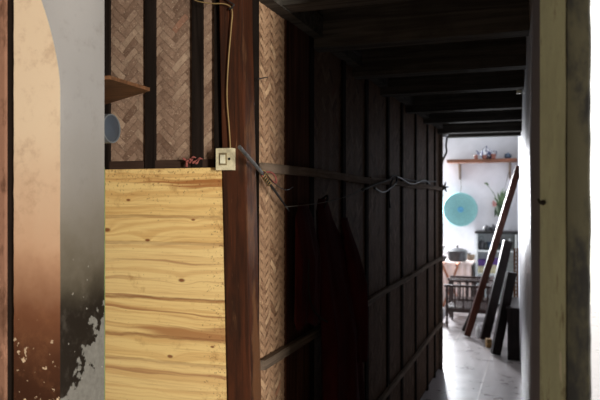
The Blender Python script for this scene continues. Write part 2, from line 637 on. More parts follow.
M['cream_card'] = plain('cream_card', lin(202, 196, 160), 0.6, 0.3)
M['blue_dish'] = plain('dark_blue_enamel', lin(60, 84, 110), 0.3, 0.5)
M['cloth_white'] = m_cloth('pinkish_white_cloth', lin(226, 212, 206), 6)
M['lath'] = wood('brown_lath_wood', lin(128, 98, 82), 'x')
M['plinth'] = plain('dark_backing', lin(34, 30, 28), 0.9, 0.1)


# ================================================================ SETTING
def struct(name, bm, mat, parent=None, **k):
    o = obj(name, bm, mat, parent, **k)
    if parent is None:
        o['kind'] = 'structure'
    return o


# floor and outdoor ground
bm = NB(); box(bm, -4.0, 2.6, -2.7, 10.3, -0.1, 0.0)
struct('floor', bm, M['floor'])
bm = NB(); box(bm, 2.6, 14, -12, 24, -0.14, -0.04); box(bm, 0.30, 2.6, 1.38, 24, -0.14, -0.02)
struct('ground_outside', bm, plain('pale_concrete', lin(236, 233, 226), 0.9, 0.1, var=0.04, scale=3))

# right wall of the corridor running on into the back room (slightly crooked)
rw = [(1.36, .078), (1.75, .034), (2.1, -.012), (2.6, -.036), (4.0, -.076), (5.8, -.117), (8.0, -.19), (10.15, -.262)]
bm = NB()
n = 14
prev = None
ys = []
for i in range(len(rw) - 1):
    for k in range(n if rw[i + 1][0] - rw[i][0] > 0.5 else 4):
        m_ = n if rw[i + 1][0] - rw[i][0] > 0.5 else 4
        f = k / m_
        ys.append((rw[i][0] + (rw[i + 1][0] - rw[i][0]) * f, rw[i][1] + (rw[i + 1][1] - rw[i][1]) * f))
ys.append(rw[-1])
cols = []
for (Y, X) in ys:
    c = []
    for k in range(31):
        z = k * 0.1
        w = 0.006 * (mnoise.noise(Vector((Y * 1.7, z * 1.7, 3))) + 0.5 * mnoise.noise(Vector((Y * 6, z * 6, 9))))
        c.append(bm.verts.new((X + w, Y, z)))
    cols.append(c)
for a, b in zip(cols, cols[1:]):
    for k in range(30):
        bm.faces.new((a[k], a[k + 1], b[k + 1], b[k]))
# outer side and top closing
out = [(bm.verts.new((0.091, Y, 0)), bm.verts.new((0.091, Y, 3.0))) for (Y, X) in (ys[0], ys[-1])]
bm.faces.new((out[0][0], out[0][1], out[1][1], out[1][0]))
bm.faces.new([c[30] for c in cols] + [out[1][1], out[0][1]])
bm.faces.new([cols[0][k] for k in range(31)] + [out[0][1], out[0][0]])
bm.faces.new([cols[-1][k] for k in range(31)] + [out[1][1], out[1][0]])
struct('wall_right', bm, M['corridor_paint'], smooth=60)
# iron hook / nail in the right wall close to the doorway
# (built with the small things below)

# doorway pier on the right: splayed reveal, mouldy end face
bm = NB()
prism(bm, [(.0055, 1.36), (.048, 1.2), (.075, 1.215), (.090, 1.36)], 0, 2.72)
bmesh.ops.subdivide_edges(bm, edges=[e for e in bm.edges if abs((e.verts[0].co - e.verts[1].co).z) > 1], cuts=60)
struct('trim_1', bm, M['reveal'])
bm = NB()
prev = None
rings = []
for k in range(91):
    z = 2.72 * k / 90
    w = 0.0025 * mnoise.noise(Vector((z * 14, 1, 2))) + 0.0015 * mnoise.noise(Vector((z * 45, 5, 2)))
    w2 = 0.0015 * mnoise.noise(Vector((z * 11, 7, 2)))
    rings.append([bm.verts.new(p) for p in ((.0455 + w2, 1.196, z), (.0475, 1.185, z), (.062, 1.183, z), (.0805 + w, 1.186, z), (.0845 + w, 1.196, z), (.083 + w, 1.22, z), (.05, 1.22, z))])
for a, b in zip(rings, rings[1:]):
    for k in range(7):
        bm.faces.new((a[k], a[(k + 1) % 7], b[(k + 1) % 7], b[k]))
bm.faces.new(rings[0][::-1]); bm.faces.new(rings[-1])
struct('trim_2', bm, M['mould'], smooth=50)

# front wall of the entrance room (holds the doorway on the left, the bright window on the right)
bm = NB()
box(bm, .55, 2.55, 1.2, 1.36, 0, 2.7)
box(bm, .0845, .55, 1.2, 1.36, 0, 0.85)
box(bm, .0845, .55, 1.2, 1.36, 2.35, 2.7)
struct('wall_front', bm, M['render'])
bm = NB()
box(bm, .0855, .55, 1.255, 1.30, 0.85, 0.90)
box(bm, .0855, .55, 1.255, 1.30, 2.30, 2.35)
box(bm, .51, .55, 1.255, 1.30, 0.90, 2.30)
struct('window_1', bm, M['frame_white'])

# pier left of the doorway: cream face, grey reveal with an uneven corner
PY0, PY1 = 1.2, 1.362


def corner_x(z):
    b = -0.996 - 0.0012 * mnoise.noise(Vector((z * 8, 0, 0)))
    if z > 1.75:
        b -= 0.028 * ((z - 1.75) / 0.135) ** 1.6
    return b


bm = NB()
A, B = [], []
for k in range(121):
    z = 2.72 * k / 120
    cx = corner_x(min(z, 2.0))
    e = 0.0015 * mnoise.noise(Vector((z * 30, 3, 0)))
    A.append([bm.verts.new((-1.1285 + e, PY0 + 0.012, z)), bm.verts.new((-1.1265 + e, PY0, z)), bm.verts.new((cx - 0.001, PY0, z))])
    # the reveal starts at the corner
for a, b in zip(A, A[1:]):
    for k in range(2):
        bm.faces.new((a[k], a[k + 1], b[k + 1], b[k]))
cream = struct('wall_left_pier', bm, M['cream'], smooth=50)
bm = NB()
B = []
for k in range(121):
    z = 2.72 * k / 120
    cx = corner_x(min(z, 2.0))
    B.append([bm.verts.new(p) for p in ((cx - 0.001, PY0, z), (cx, PY0 + 0.004, z), (-0.996 + (cx + 0.996) * 0.5, PY0 + 0.05, z), (-0.996, PY0 + 0.10, z), (-0.996, PY1 - .004, z), (-1.13, PY1, z), (-1.13, PY0 + 0.012, z))])
for a, b in zip(B, B[1:]):
    for k in range(6):
        bm.faces.new((a[k], a[k + 1], b[k + 1], b[k]))
struct('reveal', bm, M['grey'], cream, smooth=50)
# groove strip and the pinkish wall beyond it
bm = NB(); box(bm, -1.157, -1.128, 1.212, 1.35, 0, 2.7)
struct('trim_3', bm, M['trim_dark'])
bm = NB(); box(bm, -2.3, -1.1565, 1.203, 1.36, 0, 2.7)
bmesh.ops.subdivide_edges(bm, edges=list(bm.edges), cuts=1)
struct('wall_front_left', bm, M['pink'])
bm = NB(); box(bm, -1.13, 0.0845, 1.215, 1.36, 2.2, 2.7)
struct('lintel', bm, M['render'])

# entrance room shell behind the viewer, with a narrow window on its right
bm = NB()
box(bm, 2.40, 2.55, -2.6, -1.31, 0, 2.7); box(bm, 2.40, 2.55, -0.89, 1.36, 0, 2.7)
box(bm, 2.40, 2.55, -1.31, -0.89, 0, 0.9); box(bm, 2.40, 2.55, -1.31, -0.89, 2.35, 2.7)
struct('wall_entrance_right', bm, M['render'])
bm = NB(); box(bm, -2.45, -2.3, -2.6, 2.0, 0, 2.7)
struct('wall_entrance_left', bm, M['render'])
bm = NB(); box(bm, -2.45, 2.55, -2.75, -2.6, 0, 2.7)
struct('wall_entrance_back', bm, M['render'])
bm = NB(); box(bm, -2.45, 2.55, -2.75, 1.37, 2.7, 2.8)
struct('ceiling_entrance', bm, M['render'])

# ---- woven front panel between the pier and the corner post
WTONE = 'tone'


def weave_panel(u0, u1, v0, v1, place, w=0.0175, run=3, arch=True, phase=0):
    """herringbone twill of flat strips as real raised floats; place(u,v,h) -> world"""
    bm = NB()
    lay = bm.verts.layers.float.new(WTONE)
    s = math.sqrt(0.5)
    ext = (abs(u1 - u0) + abs(v1 - v0))
    ncell = int(ext / w) + 4
    cu, cv = u0, v0
    per = 2 * run

    def add(a0, a1, b0, b1, along_a):
        ca, cb = (a0 + a1) / 2, (b0 + b1) / 2
        U, V = cu + (ca - cb) * s, cv + (ca + cb) * s
        if not (u0 - w < U < u1 + w and v0 - w < V < v1 + w):
            return
        t = min(1, max(0, random.gauss(0.5, 0.17)))
        g = w * 0.025
        ks = (0.0, 0.3, 0.7, 1.0) if arch else (0.0, 1.0)
        hs = (0.0, 0.0024, 0.0024, 0.0) if arch else (0.001, 0.003)
        rows = []
        for kk, hh in zip(ks, hs):
            row = []
            for side in (0, 1):
                if along_a:
                    a = a0 + (a1 - a0) * kk
                    b = (b0 + g, b1 - g)[side]
                else:
                    b = b0 + (b1 - b0) * kk
                    a = (a0 + g, a1 - g)[side]
                uu = min(u1, max(u0, cu + (a - b) * s))
                vv = min(v1, max(v0, cv + (a + b) * s))
                vert = bm.verts.new(place(uu, vv, hh))
                vert[lay] = t
                row.append(vert)
            rows.append(row)
        for r0, r1 in zip(rows, rows[1:]):
            f = [r0[0], r0[1], r1[1], r1[0]]
            # skip faces collapsed by clamping
            c = sum((v.co for v in f), Vector()) / 4
            if max((v.co - c).length for v in f) > 0.002:
                bm.faces.new(f)

    for j in range(-ncell, ncell):
        for i in range(-ncell, ncell):
            r = (i - j + phase) % per
            if r == 0:
                add(i * w, (i + run) * w, j * w, (j + 1) * w, True)
            rr = (j - i + phase) % per
            # vertical strip i is on top over rows j.. for the complementary cells
            if (i - j + phase) % per == per - 1:
                add(i * w, (i + 1) * w, j * w, (j + run) * w, False)
    loose = [v for v in bm.verts if not v.link_faces]
    bmesh.ops.delete(bm, geom=loose, context='VERTS')
    # backing sheet just behind the strips
    vs = [bm.verts.new(place(a, b, -0.0015)) for a, b in ((u0, v0), (u1, v0), (u1, v1), (u0, v1))]
    for v in vs:
        v[lay] = 0.2
    bm.faces.new(vs)
    return bm


def weave_obj(name, bm, mat, parent):
    o = obj(name, bm, mat, parent)
    return o


FY = 1.80
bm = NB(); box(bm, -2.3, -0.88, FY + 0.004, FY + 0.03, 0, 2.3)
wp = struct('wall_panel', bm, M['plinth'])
weave_obj('woven_panel', weave_panel(-1.42, -0.86, 1.56, 2.28, lambda u, v, h: (u, FY - h, v), w=0.0215), M['weave'], wp)


def px_x(px, Y):
    return on_y(px, 200, Y).x


for a, b in ((98, 107.5), (143.5, 153.5), (190.5, 201)):
    bm = NB(); box(bm, px_x(a, FY - .02), px_x(b, FY - .02), FY - 0.013, FY + 0.003, 1.599, 2.28)
    struct('stud', bm, M['dark_wood'], wp, bevel=0.002)
bm = NB(); box(bm, px_x(214.5, FY - .012), px_x(222, FY - .012), FY - 0.014, FY + 0.003, 1.599, 2.28)
struct('stud', bm, M['dark_wood'], wp, bevel=0.002)
# sill pieces between the studs
for a, b in ((107.5, 143.5), (153.5, 190.5), (201, 221)):
    bm = NB(); box(bm, px_x(a, FY - .012) + .001, px_x(b, FY - .012) - .001, FY - 0.010, FY + 0.003, 1.599, 1.624)
    struct('sill', bm, M['sill_wood'], wp, bevel=0.002)

# ---- long partition on the left of the corridor
PX = -0.80
PEND = 5.97
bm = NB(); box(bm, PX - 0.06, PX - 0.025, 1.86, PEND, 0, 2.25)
wl = struct('wall_left', bm, M['plinth'])
studs = [1.840, 2.385, 2.834, 3.26, 3.77, 4.19, 4.70, 5.24, 5.64, 5.94]
for i, y in enumerate(studs):
    w = 0.05 if i else 0.03
    bm = NB(); box(bm, PX - 0.022, PX - (0.007 if i < 9 else -0.012), y - w / 2 + (.02 if i == 0 else 0), y + w / 2 + (.02 if i == 0 else 0), 0, 2.2)
    struct('stud', bm, M['dark_wood'] if i < 9 else M['rail_wood'], wl, bevel=0.003)
    if i < len(studs) - 1:
        y0, y1 = y + (0.034 if i == 0 else 0.02), studs[i + 1] - 0.02
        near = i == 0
        weave_obj('woven_panel', weave_panel(y0, y1, 0.02, 2.2, lambda u, v, h: (PX - 0.018 + h, u, v), w=0.020 if near else 0.024, arch=near, phase=i), M['weave_tan_lit'] if near else M['weave_shaded'], wl)
for z, t in ((1.60, .030), (0.99, .030), (0.41, .030)):
    for i in range(len(studs) - 1):
        bm = NB()
        bar(bm, (PX + 0.003, studs[i] + (0.036 if i == 0 else 0.001), z + 0.004 * math.sin(i * 2.1)), (PX + 0.003, studs[i + 1] - .001, z + 0.004 * math.sin(i * 2.1 + 1)), 0.018, t)
        struct('rail', bm, M['rail_wood'], wl, bevel=0.002)
# dark reddish board added to stand in for the shade behind the jacket
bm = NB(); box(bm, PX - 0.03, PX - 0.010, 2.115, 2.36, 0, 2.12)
struct('shade_board', bm, M['upright'], wl, bevel=0.003)
# top plate of the partition
bm = NB(); box(bm, PX - 0.03, PX + 0.03, 1.87, 6.0, 2.12, 2.20)
struct('top_plate', bm, M['beam_wood'], wl, bevel=0.004)

# ---- low smoked ceiling of the corridor with its joists
bm = NB()
for k in range(12):
    x0 = -2.3 + k * 0.21
    box(bm, x0 + 0.001, min(x0 + 0.209, 0.03), 1.362, 6.35, 2.262 + (k % 2) * 0.002, 2.285)
ceil = struct('ceiling', bm, M['plank_wood'])
for y, zb, h in ((2.02, 2.125, .10), (2.45, 2.085, .12), (3.05, 2.08, .12), (3.62, 2.08, .12), (4.38, 2.078, .13), (5.1, 2.085, .12), (5.86, 2.080, .13), (6.3, 2.083, .16)):
    bm = NB(); box(bm, -2.0 if y < 6 else -0.80, 0.0 - (y - 2) * 0.02, y - 0.045, y + 0.045, zb, zb + h + 0.06)
    struct('joist', bm, M['beam_wood'], ceil, bevel=0.006)
bm = NB(); box(bm, -0.62, -0.20, 5.30, 5.345, 2.16, 2.20)
struct('lath', bm, M['lath'], ceil, bevel=0.003)
# wall plate under the ceiling edge along the right wall
bm = NB(); bar(bm, (-0.008, 1.4, 2.235), (-0.115, 6.3, 2.235), 0.05, 0.05)
struct('wall_plate', bm, M['beam_wood'], ceil)

# ---- back room shell
bm = NB(); box(bm, -3.9, -2.0, 10.0, 10.15, 0, 3.0); box(bm, -1.40, 0.1, 10.0, 10.15, 0, 3.0); box(bm, -2.0, -1.40, 10.0, 10.15, 0, 0.85); box(bm, -2.0, -1.40, 10.0, 10.15, 2.25, 3.0)
struct('wall_back', bm, M['whitewash'])
bm = NB()
box(bm, -3.9, -3.75, 6.0, 7.25, 0, 3.0); box(bm, -3.9, -3.75, 8.75, 10.15, 0, 3.0); box(bm, -3.9, -3.75, 7.25, 8.75, 0, 1.0); box(bm, -3.9, -3.75, 7.25, 8.75, 2.5, 3.0)
struct('wall_back_room_left', bm, M['dull_wash'])
bm = NB(); box(bm, -3.9, -0.83, 5.985, 6.06, 0, 3.0); box(bm, -0.83, 0.14, 6.36, 6.42, 2.26, 3.0)
struct('wall_back_room_front', bm, M['dull_wash'])
bm = NB(); box(bm, -3.9, 0.14, 6.0, 10.15, 3.0, 3.08)
struct('ceiling_back_room', bm, M['dull_wash'])
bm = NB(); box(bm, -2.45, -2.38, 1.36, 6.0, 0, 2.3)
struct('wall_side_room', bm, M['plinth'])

# ================================================================ FRONT THINGS
# ---- pine board panel
BY = 1.772
bm = NB()
lay = bm.verts.layers.float.new('tone')
zc = [0.004, 0.14, 0.31, 0.47, 0.66, 0.83, 1.005, 1.082, 1.20, 1.37, 1.452, 1.597]
for i in range(len(zc) - 1):
    z0, z1 = zc[i] + 0.0002, zc[i + 1] - 0.0002
    xr0, xr1 = -0.885 + (1.6 - z0) * 0.024, -0.885 + (1.6 - z1) * 0.024
    xl = -1.36
    t = random.random()
    vs = [bm.verts.new(p) for p in ((xl, BY, z0), (xr0, BY, z0), (xr1, BY, z1), (xl, BY, z1), (xl, BY + .018, z0), (xr0, BY + .018, z0), (xr1, BY + .018, z1), (xl, BY + .018, z1))]
    for v in vs:
        v[lay] = t
    for f in ((0, 1, 2, 3), (7, 6, 5, 4), (0, 4, 5, 1), (1, 5, 6, 2), (2, 6, 7, 3), (3, 7, 4, 0)):
        bm.faces.new([vs[k] for k in f])
bd = obj('wooden_board', bm, M['board'])
tag(bd, 'pale yellow pine board panel with knots and horizontal grain, below the woven panel', 'board')

# ---- corner post
bm = NB()
box(bm, -0.880, -0.803, 1.768, 1.842, 0, 2.26)
bmesh.ops.subdivide_edges(bm, edges=[e for e in bm.edges if abs((e.verts[0].co - e.verts[1].co).z) > 1], cuts=40)
for v in bm.verts:
    v.co.x += (1.6 - v.co.z) * 0.024 + 0.0015 * mnoise.noise(v.co * 7)
    v.co.y += 0.0015 * mnoise.noise(v.co * 9 + Vector((4, 4, 4)))
post = obj('corner_post', bm, M['post_wood'], bevel=0.004)
tag(post, 'dark reddish-brown timber corner post carrying the cream switch', 'post')

# ---- switch
sc = on_y(227, 159.5, 1.765)
sw = empty('light_switch', 'small yellowed white light switch screwed to the reddish corner post', 'switch', sc)
bm = NB(); box(bm, sc.x - .026, sc.x + .026, 1.744, 1.769, sc.z - .032, sc.z + .032)
obj('housing', bm, M['switch'], sw, bevel=0.009, smooth=30)
bm = NB(); box(bm, sc.x - .014, sc.x + .010, 1.7415, 1.7445, sc.z - .018, sc.z + .018)
obj('inset_plate', bm, M['inset'], sw, bevel=0.001)
bm = NB(); box(bm, sc.x - .009, sc.x + .006, 1.7375, 1.7425, sc.z - .013, sc.z + .012)
obj('rocker', bm, M['switch_in'], sw, bevel=0.002)
for dx, dz in ((.018, 0), ):
    bm = NB(); lathe(bm, [(0, -.0022), (.0035, -.0022), (.0035, .001), (0, .001)], (sc.x + dx, 1.744, sc.z + dz), 'y', 10)
    obj('screw', bm, M['black'], sw)

# ---- cord from ceiling to switch
pts = [on_y(190, -4, 1.765), on_y(197, 1, 1.755), on_y(212, 3.5, 1.752), on_y(225, 4, 1.755), on_y(232, 10, 1.757), on_y(231, 30, 1.757), on_y(228.5, 60, 1.758), on_y(227, 95, 1.758), on_y(229, 125, 1.758), on_y(230, 140, 1.758), on_y(230.4, 150, 1.757)]
bm = NB(); tube(bm, smooth_path(pts, 6), 0.0019, 6)
obj('power_cord', bm, M['cord'], sw, smooth=True)
pts = [on_y(222, -4, 1.76), on_y(230, 2, 1.757), on_y(234, 5, 1.756), on_y(229, 9, 1.757), on_y(233, 8, 1.755)]
bm = NB(); tube(bm, smooth_path(pts, 6), 0.0022, 6)
tag(obj('cable_end', bm, M['wire'], smooth=True), 'short dark cable end curled at the top of the corner post', 'cable')

# ---- little pink rag tied over the top edge of the board
c = on_y(190, 160.5, 1.765)
bm = NB()
for k in range(4):
    p0 = c + Vector((-.012 + .012 * k, -.002 * k, .004 * math.sin(k * 2)))
    tube(bm, smooth_path([p0 + Vector((-.012, -.002, .008 * (-1) ** k)), p0, p0 + Vector((.014, -.003, -.006 * (-1) ** k)), p0 + Vector((.022, -.001, .004))], 4), [.0026 + .0012 * math.sin(q) for q in range(13)], 7)
box(bm, c.x - .016, c.x - .008, 1.764, 1.767, 1.600, 1.622)
tag(obj('pink_rag', bm, M['pink_cloth'], smooth=True), 'scrap of pink rag lying on the top edge of the pine board', 'rag')

# ---- nails in the board
for q, (px, py, lb) in enumerate(((225, 400, 0), )):
    pass

# ---- corner shelf board and capped pipe between pier and woven panel
bm = NB()
P = [on_z(150, 91, 1.798), on_z(103, 106, 1.798), on_z(104, 77.5, 1.798)]
e1 = P[1] + (P[1] - P[0]) * 0.12; e2 = P[2] + (P[2] - P[0]) * 0.02; e2.y = max(e2.y, 1.372)
e1.y = min(e1.y, 1.774)
poly = [(P[0].x, P[0].y), (e1.x, e1.y), (e1.x - .12, 1.774), (e2.x - .12, e2.y), (e2.x, e2.y)]
prism(bm, poly, 1.798, 1.807)
tag(obj('corner_shelf', bm, M['shelf_wood'], bevel=0.003), 'rough brown wooden shelf board jutting out behind the plastered pier', 'shelf')

pc = on_x(112, 128.5, -1.115)
pp = empty('drain_pipe', 'capped grey plastic pipe end under the brown corner shelf', 'pipe', (pc.x, pc.y, pc.z))
bm = NB(); lathe(bm, [(0, -.45), (.041, -.45), (.041, -.004), (0.0405, 0), (.037, 0), (.037, -.004), (0, -.004)], pc, 'x', 40)
obj('pipe_body', bm, M['pvc_rim'], pp, smooth=30)
bm = NB(); lathe(bm, [(0, -.003), (.036, -.003), (.036, -.0015), (.030, .0012), (0, .002)], pc, 'x', 40)
obj('end_cap', bm, M['pvc'], pp, smooth=30)
g0 = on_y(101.4, 160, 1.66)
bm = NB(); tube(bm, [(g0.x, 1.66, 0.0), (g0.x, 1.66, 1.585), (g0.x - .0, 1.66, 1.60)], [.011, .011, .009], 14)
tag(obj('green_pipe', bm, M['green'], smooth=40), 'thin upright green plastic pipe below the capped grey pipe', 'pipe')

# ---- steel tube bound to the partition with wire
a = on_x(239.5, 147, -0.765)
k1 = on_x(262, 173, -0.772)
k2 = on_x(289, 211, -0.777)
tb = empty('steel_tube', 'short grey steel tube hooked on the partition beside the corner post', 'tube', k1)
bm = NB(); tube(bm, [a, a + (k1 - a) * .98], 0.0058, 12)
obj('tube_body', bm, M['steel'], tb, smooth=40)
bm = NB(); tube(bm, [k1 + (a - k1) * .08, k1 + (k2 - k1) * .5 + Vector((.002, 0, -.002)), k2], [.0048, .004, .002], 8)
obj('rod_end', bm, M['wire'], tb, smooth=True)
bm = NB()
for q in range(5):
    cc = k1 + (k2 - k1) * (0.02 + q * .05)
    tube(bm, [cc + Vector((.009 * math.cos(w), .006 * math.sin(w * 2), .011 * math.sin(w))) for w in [2 * math.pi * r / 12 for r in range(13)]], 0.0016, 5)
obj('wire_binding', bm, M['cord'], tb, smooth=True)
bm = NB()
tube(bm, smooth_path([k1, on_x(270, 172, -.77), on_x(275, 176, -.775), on_x(276, 183, -.775), on_x(268, 178, -.77), on_x(262, 176, -.772)], 5), 0.003, 6)
obj('cloth_strip', bm, M['pink_cloth'], tb, smooth=True)
bm = NB(); tube(bm, smooth_path([on_x(265, 172, -.762), on_x(275, 184, -.760), on_x(286, 190, -.775), on_x(293, 187, -.778)], 5), 0.0014, 5)
tag(obj('loose_wire', bm, M['wire'], smooth=True), 'thin loose black wire trailing from the steel tube binding', 'wire')
# small nail twigs in the lit part of the partition
bm = NB(); p = on_x(258, 79, -.785); q_ = on_x(268, 77, -.76)
tube(bm, [p, q_], [.0024, .0015], 6)
tag(obj('bent_nail', bm, M['wire']), 'thin dark nail sticking out of the sunlit upper bamboo mat', 'nail')

# ---- garments hanging in the dark
def garment(name, label, cy, zt, zb, prof, xin, depth, mat, nf, seed, lean=0.0):
    """prof: list of (t, y_min, y_max) outline, hanging against X = xin"""
    bm = NB()
    NZ, NA = 46, 72
    rings = []
    for i in range(NZ + 1):
        t = i / NZ
        z = zt + (zb - zt) * t
        for (t0, a0, b0), (t1, a1, b1) in zip(prof, prof[1:]):
            if t0 <= t <= t1 + 1e-9:
                f = (t - t0) / (t1 - t0)
                f = f * f * (3 - 2 * f)
                y0, y1 = a0 + (a1 - a0) * f, b0 + (b1 - b0) * f
                break
        d = depth * (0.25 + 0.75 * min(1, t * 2.2)) if t < 0.999 else depth
        ring = []
        for k in range(NA):
            w = 2 * math.pi * k / NA
            fold = 1 + (0.18 * math.sin(w * nf + seed + 2.0 * t) + 0.10 * math.sin(w * (nf * 2 + 1) + seed * 2 - t * 3)) * min(1, t * 1.6 + .08)
            yy = (y0 + y1) / 2 + (y1 - y0) / 2 * math.cos(w) * (1 + 0.02 * math.sin(w * 7 + t * 5))
            xx = xin + d * 0.5 + d * 0.5 * math.sin(w) * (fold if math.sin(w) > 0 else 0.9)
            ring.append(bm.verts.new((max(xin, xx), yy, z + 0.012 * math.sin(w * 5 + seed) * t)))
        rings.append(ring)
    for a, b in zip(rings, rings[1:]):
        for k in range(NA):
            bm.faces.new((a[k], a[(k + 1) % NA], b[(k + 1) % NA], b[k]))
    bm.faces.new(rings[0]); bm.faces.new(rings[-1])
    return bm


coat = empty('hanging_coat', 'long maroon coat hanging on the dark partition, reaching lowest', 'coat', (-.76, 2.45, 1.5))
bm = garment('coat', '', 0, 1.505, .34, [(0, 2.36, 2.42), (.04, 2.32, 2.47), (.16, 2.30, 2.60), (.45, 2.30, 2.68), (1, 2.30, 2.86)], -.783, .115, M['maroon'], 7, 1.0)
obj('coat_body', bm, M['maroon'], coat, smooth=True)
bm = garment('sleeve', '', 0, 1.43, .85, [(0, 2.50, 2.58), (.3, 2.53, 2.66), (1, 2.58, 2.68)], -.735, .08, M['maroon'], 3, 2.5)
obj('sleeve', bm, M['maroon'], coat, smooth=True)
bm = NB(); tube(bm, smooth_path([(-.75, 2.36, 1.47), (-.742, 2.375, 1.51), (-.752, 2.39, 1.515), (-.77, 2.38, 1.50)], 5), .004, 6)
obj('hanging_loop', bm, M['drab'], coat, smooth=True)
jac = empty('hanging_jacket', 'short dark red jacket hanging between the maroon coat and the lit bamboo mat', 'jacket', (-.765, 2.16, 1.45))
bm = garment('jacket', '', 0, 1.49, 1.075, [(0, 2.15, 2.24), (.15, 2.10, 2.28), (.5, 2.075, 2.286), (1, 2.065, 2.288)], -.783, .055, M['dark_red'], 6, 3.1)
obj('jacket_body', bm, M['dark_red'], jac, smooth=True)
bm = NB(); tube(bm, smooth_path([on_x(309, 259, -.722), on_x(309, 290, -.722), on_x(313, 309, -.722), on_x(321, 318, -.720), on_x(329, 323, -.722)], 5), .003, 6)
obj('piping', bm, M['drab'], jac, smooth=True)
# ---- cables and string along the partition
def cable(name, pts, r, mat, label, cat):
    bm = NB(); tube(bm, smooth_path(pts, 6), r, 6)
    return tag(obj(name, bm, mat, smooth=True), label, cat)


X1 = -.783
cable('clothes_line', [on_x(285, 207, -.772), on_x(320, 203, -.70), on_x(345, 197, -.74), on_x(362, 190, -.78)], .0018, M['string'], 'pale string stretched across the dark partition above the hanging coat', 'string')
cable('power_cable', [on_x(362, 190, X1), on_x(376, 184, X1), on_x(388, 180, X1), on_x(394, 176, X1), on_x(404, 179, X1), on_x(420, 181.5, X1), on_x(436, 181.5, X1)], .006, M['dusty_wire'], 'dusty cable running along the partition above the middle rail', 'cable')
X2 = -.768
cable('twisted_cable', [on_x(374, 188, X2), on_x(384, 192, X2), on_x(396, 183, X2), on_x(398, 177, X2), on_x(412, 184, X2), on_x(424, 180, X2), on_x(430, 184, X2)], .005, M['wire'], 'black twisted cable looping over the dusty cable on the partition', 'cable')
cable('cable_tail', [on_x(394, 178, X1), on_x(391, 184, X1), on_x(389, 195, X1), on_x(390, 208, X1)], .005, M['wire'], 'black cable tail hanging down from the cable loop', 'cable')

# ---- wires dangling at the far end of the partition
cable('dangling_wire', [on_y(447, 137, 5.99), on_y(446, 146, 6.0), on_y(446.5, 152, 6.0), on_y(443, 160, 6.0), on_y(441.5, 168, 5.99)], .009, M['wire'], 'black wires dangling from the top corner at the partition end', 'wire')
bm = NB()
c = on_y(444.5, 187, 6.0)
for k in range(5):
    w = k * 1.3
    tube(bm, [c, c + Vector((.02 * math.cos(w), .008, .03 * math.sin(w))), c + Vector((.035 * math.cos(w), .012, .05 * math.sin(w)))], [.007, .009, .003], 6)
bar(bm, c, c + Vector((-.05, -.03, 0)), .012, .012)
tag(obj('wall_hook', bm, M['wire'], smooth=True), 'black knot of wire fixed on the end stud halfway up', 'hook')
bm = NB()
c = on_y(443, 135, 5.97)
bmesh.ops.create_icosphere(bm, subdivisions=2, radius=1)
for v in bm.verts:
    v.co = Vector((v.co.x * .05, v.co.y * .03, v.co.z * .022)) * (1 + .35 * mnoise.noise(v.co * 2)) + c
tag(obj('plastic_wad', bm, M['bag'], smooth=True), 'crumpled pale plastic tucked under the beam at the partition end', 'plastic')

# pale scraps tucked on the top plate
def scrap(c, sx, sy, sz, label):
    bm = NB()
    bmesh.ops.create_icosphere(bm, subdivisions=3, radius=1)
    for v in bm.verts:
        q = v.co * 2.3 + c * 3
        v.co = Vector((v.co.x * sx, v.co.y * sy, v.co.z * sz)) * (1 + .45 * mnoise.noise(q)) + c
    return tag(obj('paper_scrap', bm, M['dusty_wire'], smooth=25), label, 'paper')


scrap(on_x(337, 25, -.76), .010, .03, .008, 'pale crumpled scrap on the top plate nearest the corner post')
scrap(on_x(357, 53, -.76), .010, .06, .006, 'long pale crumpled scrap on the top plate farther along')

# ---- lamp holder on the joist
c = on_y(519, 91, 3.72)
lh = empty('ceiling_switch_box', 'small white junction box on the ceiling joist by the right wall', 'box', c)
bm = NB(); box(bm, c.x - .013, c.x + .013, c.y - .012, c.y + .03, c.z - .012, c.z + .012)
obj('box_body', bm, M['switch_in'], lh, bevel=.003)
bm = NB(); tube(bm, [c + Vector((0, .02, .01)), c + Vector((0, .04, .05)), c + Vector((0, .05, .12))], .004, 6)
obj('lead', bm, M['wire'], lh)

# ---- hook on the right wall near doorway
c = on_x(540, 200, 0.004)
bm = NB()
h0 = on_y(545, 201, 1.33)
tube(bm, smooth_path([h0 + Vector((.02, .01, 0)), h0, h0 + Vector((-.008, -.01, -.004)), h0 + Vector((-.012, -.012, .004))], 4), .0026, 6)
bmesh.ops.create_uvsphere(bm, u_segments=10, v_segments=8, radius=.0052, matrix=Matrix.Translation(h0 + Vector((-.004, -.008, -.003))))
tag(obj('wall_hook', bm, M['wire'], smooth=True), 'small rusty iron hook on the olive cream doorway edge', 'hook')

# ================================================================ BACK ROOM THINGS
BW = 10.0


def at(px, py, Y):
    return on_y(px, py, Y)


# ---- wall shelf
s0, s1 = at(447.5, 160, 9.82), at(517, 160, 9.82)
sz = s0.z - .022
sh = empty('wall_shelf', 'long orange-brown wooden shelf board high on the white back wall', 'shelf', ((s0.x + s1.x) / 2, 9.9, sz))
bm = NB(); box(bm, s0.x, s1.x, 9.72, 9.999, sz - .022, sz + .022)
obj('shelf_board', bm, M['back_shelf'], sh, bevel=.004)
bm = NB()
for k in range(22):
    x = s0.x + .03 + (s1.x - s0.x - .06) * k / 21
    lathe(bm, [(0, -.012), (.012, -.010), (.015, 0), (0, 0)], (x, 9.725, sz - .022), 'z', 10)
obj('scalloped_edge', bm, M['back_shelf'], sh, smooth=True)
for px in (459.5, 510):
    c = at(px, 168, 9.93)
    bm = NB()
    bar(bm, (c.x, 9.992, sz - .03), (c.x, 9.992, sz - .26), .03, .014, up=(0, 1, 0))
    bar(bm, (c.x, 9.99, sz - .22), (c.x, 9.86, sz - .03), .024, .016)
    obj('bracket', bm, M['rail_wood'], sh, bevel=.002)

